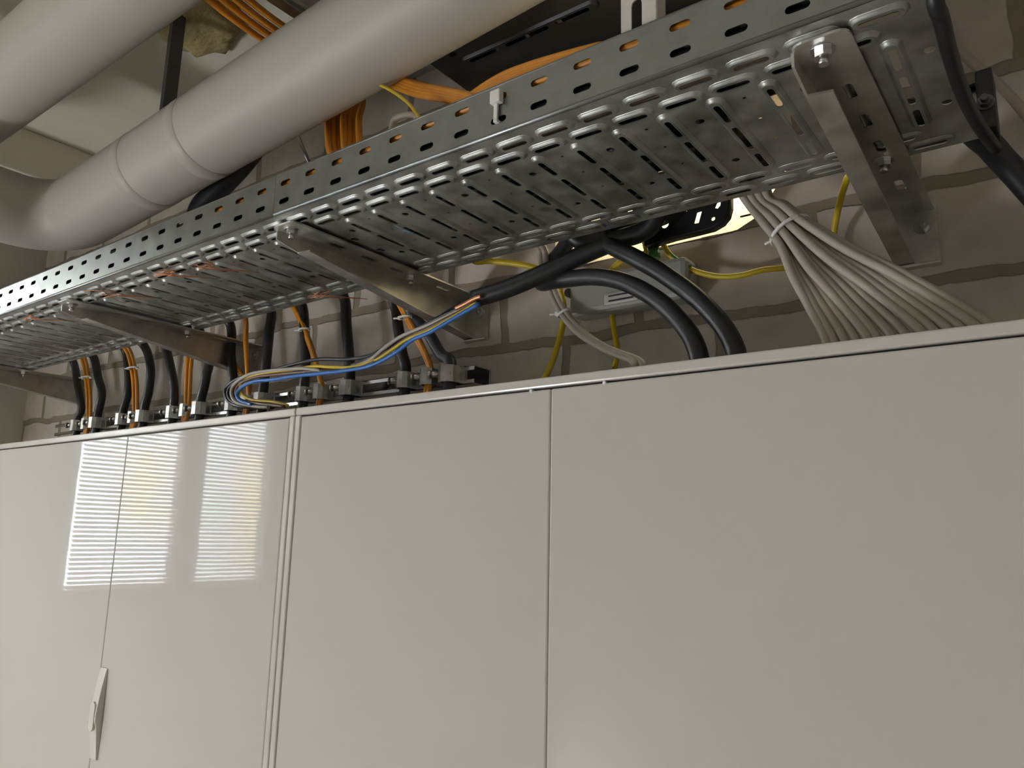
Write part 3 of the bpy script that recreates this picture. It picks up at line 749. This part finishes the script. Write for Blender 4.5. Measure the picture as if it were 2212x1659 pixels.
# orange cables inside the tray, along the front side wall
IG = 'orange cables lying in the tray'
IP = [(.009, .030), (.016, .040), (.026, .046), (.028, .034), (.038, .040), (.048, .032)]
for k, (y, z) in enumerate(IP):
    pts = []; x = .66
    while x < 1.585:
        pts.append(Vector((x, y+.002*math.sin(x*9+k*1.7), z+.0030*math.sin(x*7+k*2.1)))); x += .11
    cable('control_cable', '%s orange cable inside the tray counted from its front wall' % ORD[k], pts, .0054, ORANGE, 'cable', IG, n=8, sub=4)
for k, (y, z, xa_, xb_) in enumerate([(.0125, -.003, -.98, 1.58), (.031, .001, -.98, 1.58), (.0125, .017, -.98, 1.58), (.031, .020, -.98, 1.58), (.0125, .036, -.98, .64), (.031, .039, -.98, .64), (.06, -.004, -.98, 1.58), (.085, -.004, -.98, 1.56), (.115, -.003, -.98, 1.5), (.145, -.004, -.98, 1.5), (.175, -.003, -.98, 1.5), (.205, -.004, -.98, 1.5), (.235, -.003, -.98, 1.5)]):
    pts = []; x = xa_
    w_ = .0015 if k < 6 else .007
    while x < xb_:
        pts.append(Vector((x, y+w_*math.sin(x*4+k*1.3), z+.001*math.sin(x*6+k)))); x += .14
    cable('power_cable', '%s black cable lying in the tray, counted from the front wall upwards and back' % ORD[k], pts, .0088, BLACK, 'cable', 'black cables lying in the tray', n=8, sub=4)
for k in range(6):  # cables added behind the slots so the slots look dark
    x = .86+.065*k
    cable('power_cable', '%s added black cable from the left, darkening the slots of the upper tray' % ORD[k], [Vector((x, .23, .411)), Vector((x+.006, .33, .411)), Vector((x, .424, .411))], .024, BLACK, 'cable', 'added black cables in the upper tray', n=10, sub=4)

# orange bundles coming from above
UG = 'orange cables from above'
for k in range(7):
    xx = .540+.0105*k; zz = .449-.008*(k % 2); u = 708+11.2*k; y = .222+.012*(k % 3)
    a = [Vector((xx+.012, .012, zz)), Vector((xx+.006, .06, zz-.004)), Vector((xx, .12, zz-.006)), Vector((xx-.002, .18, zz-.008)), Vector((xx+.006, .226+.006*(k % 3), zz-.03))]
    a += [at(u+3, 200, y+.02), at(u, 260, y-.02), at(u+3, 320, y-.06), at(u+14, 352, y-.09)]
    e = a[-1]; a.append(Vector((e.x+.09, .05+.006*k, .034)))
    cable('control_cable', '%s orange cable from the left in the bundle hanging behind the lower pipe' % ORD[k], a, .0056, ORANGE, 'cable', UG, n=8)
for k in range(4):
    pts = [at(690, 60+8*k, .27), at(770, 128+9*k, .25), at(835, 156+8*k, .22), at(900, 182+7*k, .18), at(965, 196+6*k, .14), at(1010, 206+5*k, .11), at(1060, 222+4*k, .085)]
    cable('control_cable', '%s orange cable from above in the bundle sagging onto the tray' % ORD[k], pts, .0056, ORANGE, 'cable', UG, n=8)
for k in range(4):
    pts = [at(985, 232+3*k, .12), at(1040, 192+5*k, .10), at(1090, 163+6*k, .085), at(1150, 141+6*k, .07), at(1215, 122+7*k, .055), at(1300, 100+9*k, .04)]
    cable('control_cable', '%s orange cable from above in the bundle rising over the tray edge' % ORD[k], pts, .0052, ORANGE, 'cable', UG, n=8)
cable('earth_wire', 'thin yellow green wire dipping into the tray below the sagging orange bundle', [at(790, 170, .16), at(835, 190, .15), at(872, 214, .13), at(895, 238, .11), at(920, 280, .09)], .0026, YELLOW, 'wire', YG)
cable('data_cable', 'grey cable loop peeking over the tray edge', [at(845, 300, .12), at(850, 262, .12), at(872, 250, .12), at(900, 252, .12), at(925, 285, .12)], .0045, BEIGE, 'cable')

# white tie through the tray side holes
t = thing('cable_tie', 'large white cable tie hanging from the holes of the tray side', 'cable tie', (1.20, -.004, 0), 'white cable ties')
mb = MB(); mb.box((1.1935, -.0085, .016), (1.2065, -.0005, .0305), .0014); build('head', mb, WHITEP, t)
mb = MB(); mb.box((1.1965, -.005, -.003), (1.2015, -.002, .018), .0008); mb.box((1.1965, -.005, -.004), (1.2015, .012, -.001), .0006); build('strap', mb, WHITEP, t)

# copper strands and chalk marks on the tray
for k, (u, v, lab) in enumerate(((68, 688, 'left-most'), (238, 636, 'second from left'), (350, 592, 'third from left'), (440, 578, 'fourth from left'), (690, 638, 'right-most'))):
    p0 = at(u, v, .03); zc = ZB-.008
    d = ray(u, v); p0 = CAM+d*((zc-CAM.z)/d.z); mb = MB()
    for j in range(6):
        q = [p0+Vector((random.uniform(-.022, .022), random.uniform(-.010, .010)+(.03*(i-1) if k == 1 and j < 2 else 0), random.uniform(-.004, .006))) for i in range(4)]
        mb.tube(q, .0006, n=5, sub=5)
    for j in range(3):
        q = [p0, p0+Vector((.012+.006*j, .018, -.001)), p0+Vector((.02+.012*j, .045+.012*j, .004))]
        mb.tube(q, .0006, n=5, sub=5)
    tag(build('copper_offcut', mb, COPPER), '%s tangle of bare copper strands caught under the tray' % lab, 'wire', 'copper strands under the tray')
for k, (u, v, lab) in enumerate(((878, 497, 'blue chalk mark on the tray bottom right of the bracket with the brassy reflection'), (180, 712, 'blue chalk mark on the tray bottom near the left clamps'))):
    d = ray(u, v); p0 = CAM+d*((ZB-.0008-CAM.z)/d.z); mb = MB()
    for j in range(4):
        q = p0+Vector((.003*math.sin(j*2.1), .009*(j-1.5), 0)); mb.add([q+Vector((-.0035, -.006, 0)), q+Vector((.002, -.005, 0)), q+Vector((.0035, .005, 0)), q+Vector((-.001, .006, 0))], [[0, 1, 2, 3]])
    tag(build('chalk_mark', mb, CHALK, solid=.0004), lab, 'mark')

# ================================================================== junction box and lit opening
t = thing('junction_box', 'grey-green junction box on the wall behind the thick black cables', 'junction box', (1.14, WY, -.092))
mb = MB(); mb.box((1.04, .385, -.090), (1.232, WY-.001, -.030), .008); build('housing', mb, BOXG, t)
mb = MB(); mb.box((1.103, .3815, -.0845), (1.160, .3855, -.0665), .003); lp = build('label_plate', mb, BOXL, t)
for z in (-.0715, -.0790):
    mb = MB(); mb.box((1.112, .3808, z-.0012), (1.152, .3822, z+.0012)); build('slot', mb, GAP, lp)
mb = MB(); mb.cyl((1.036, .39, -.05), (1.036, .42, -.05), .007, 12); build('cable_gland', mb, GALVD, t)
# perforated sheet standing in the lit opening
t = thing('perforated_sheet', 'brightly lit cream perforated steel sheet in the wall opening', 'sheet', (1.16, .56, -.02))
mb = MB(); x = .90
while x < 1.42:
    loops = []
    for r_, z in enumerate((.018, .040, .062, .084)):
        xx = x+.0275+(.0055 if r_ % 2 else -.0055); loops.append(stadium(xx, z, .030 if r_ != 1 else .022, .0034)); 
    loops += [disc(x+.006, .029, .0022, 8), disc(x+.048, .051, .0022, 8)]
    if x > 1.15: fill2d(rect(x, x+.055, -.02, .22), loops, lambda a, b: (a, .56, b), mb)
    else: fill2d(rect(x, x+.055, -.02, .22), [], lambda a, b: (a, .56, b), mb)
    x += .055
build('sheet', mb, CREAMT, t, solid=.001)
# fitting before the opening, its backlit shade put in as black colour
t = thing('tray_fitting', 'perforated tray fitting with rounded corner, coloured black as a silhouette against the lit opening', 'fitting', (1.23, .345, .0))
def fp(u, v): q = at(u, v, .35); return (q.x, q.z)
outl = [fp(1392, 530), fp(1450, 512), fp(1500, 500), fp(1535, 491), fp(1556, 479), fp(1568, 464), fp(1573, 445), fp(1573, 405), fp(1573, 350), fp(1392, 380)]
loops = [disc(*fp(1437, 485), .0056, 14), [fp(1499, 484), fp(1510, 482), fp(1517, 456), fp(1506, 459)], [fp(1544, 450), fp(1551, 451), fp(1557, 444), fp(1557, 436), fp(1549, 438)], disc(*fp(1541, 473), .003, 8), [fp(1431, 470), fp(1485, 457), fp(1485, 453), fp(1431, 466)]]
mb = MB(); fill2d(outl, loops, lambda x, z: (x, .35, z), mb)
build('plate', mb, BLACK, t, solid=.002)
mb = MB()
edge = outl[:8]
mb.add([(x, .35, z) for x, z in edge]+[(x, .366, z) for x, z in edge], [[i, i+1, 8+i+1, 8+i] for i in range(7)], True)
build('rim', mb, BLACK, t, solid=.002)
second_upper()
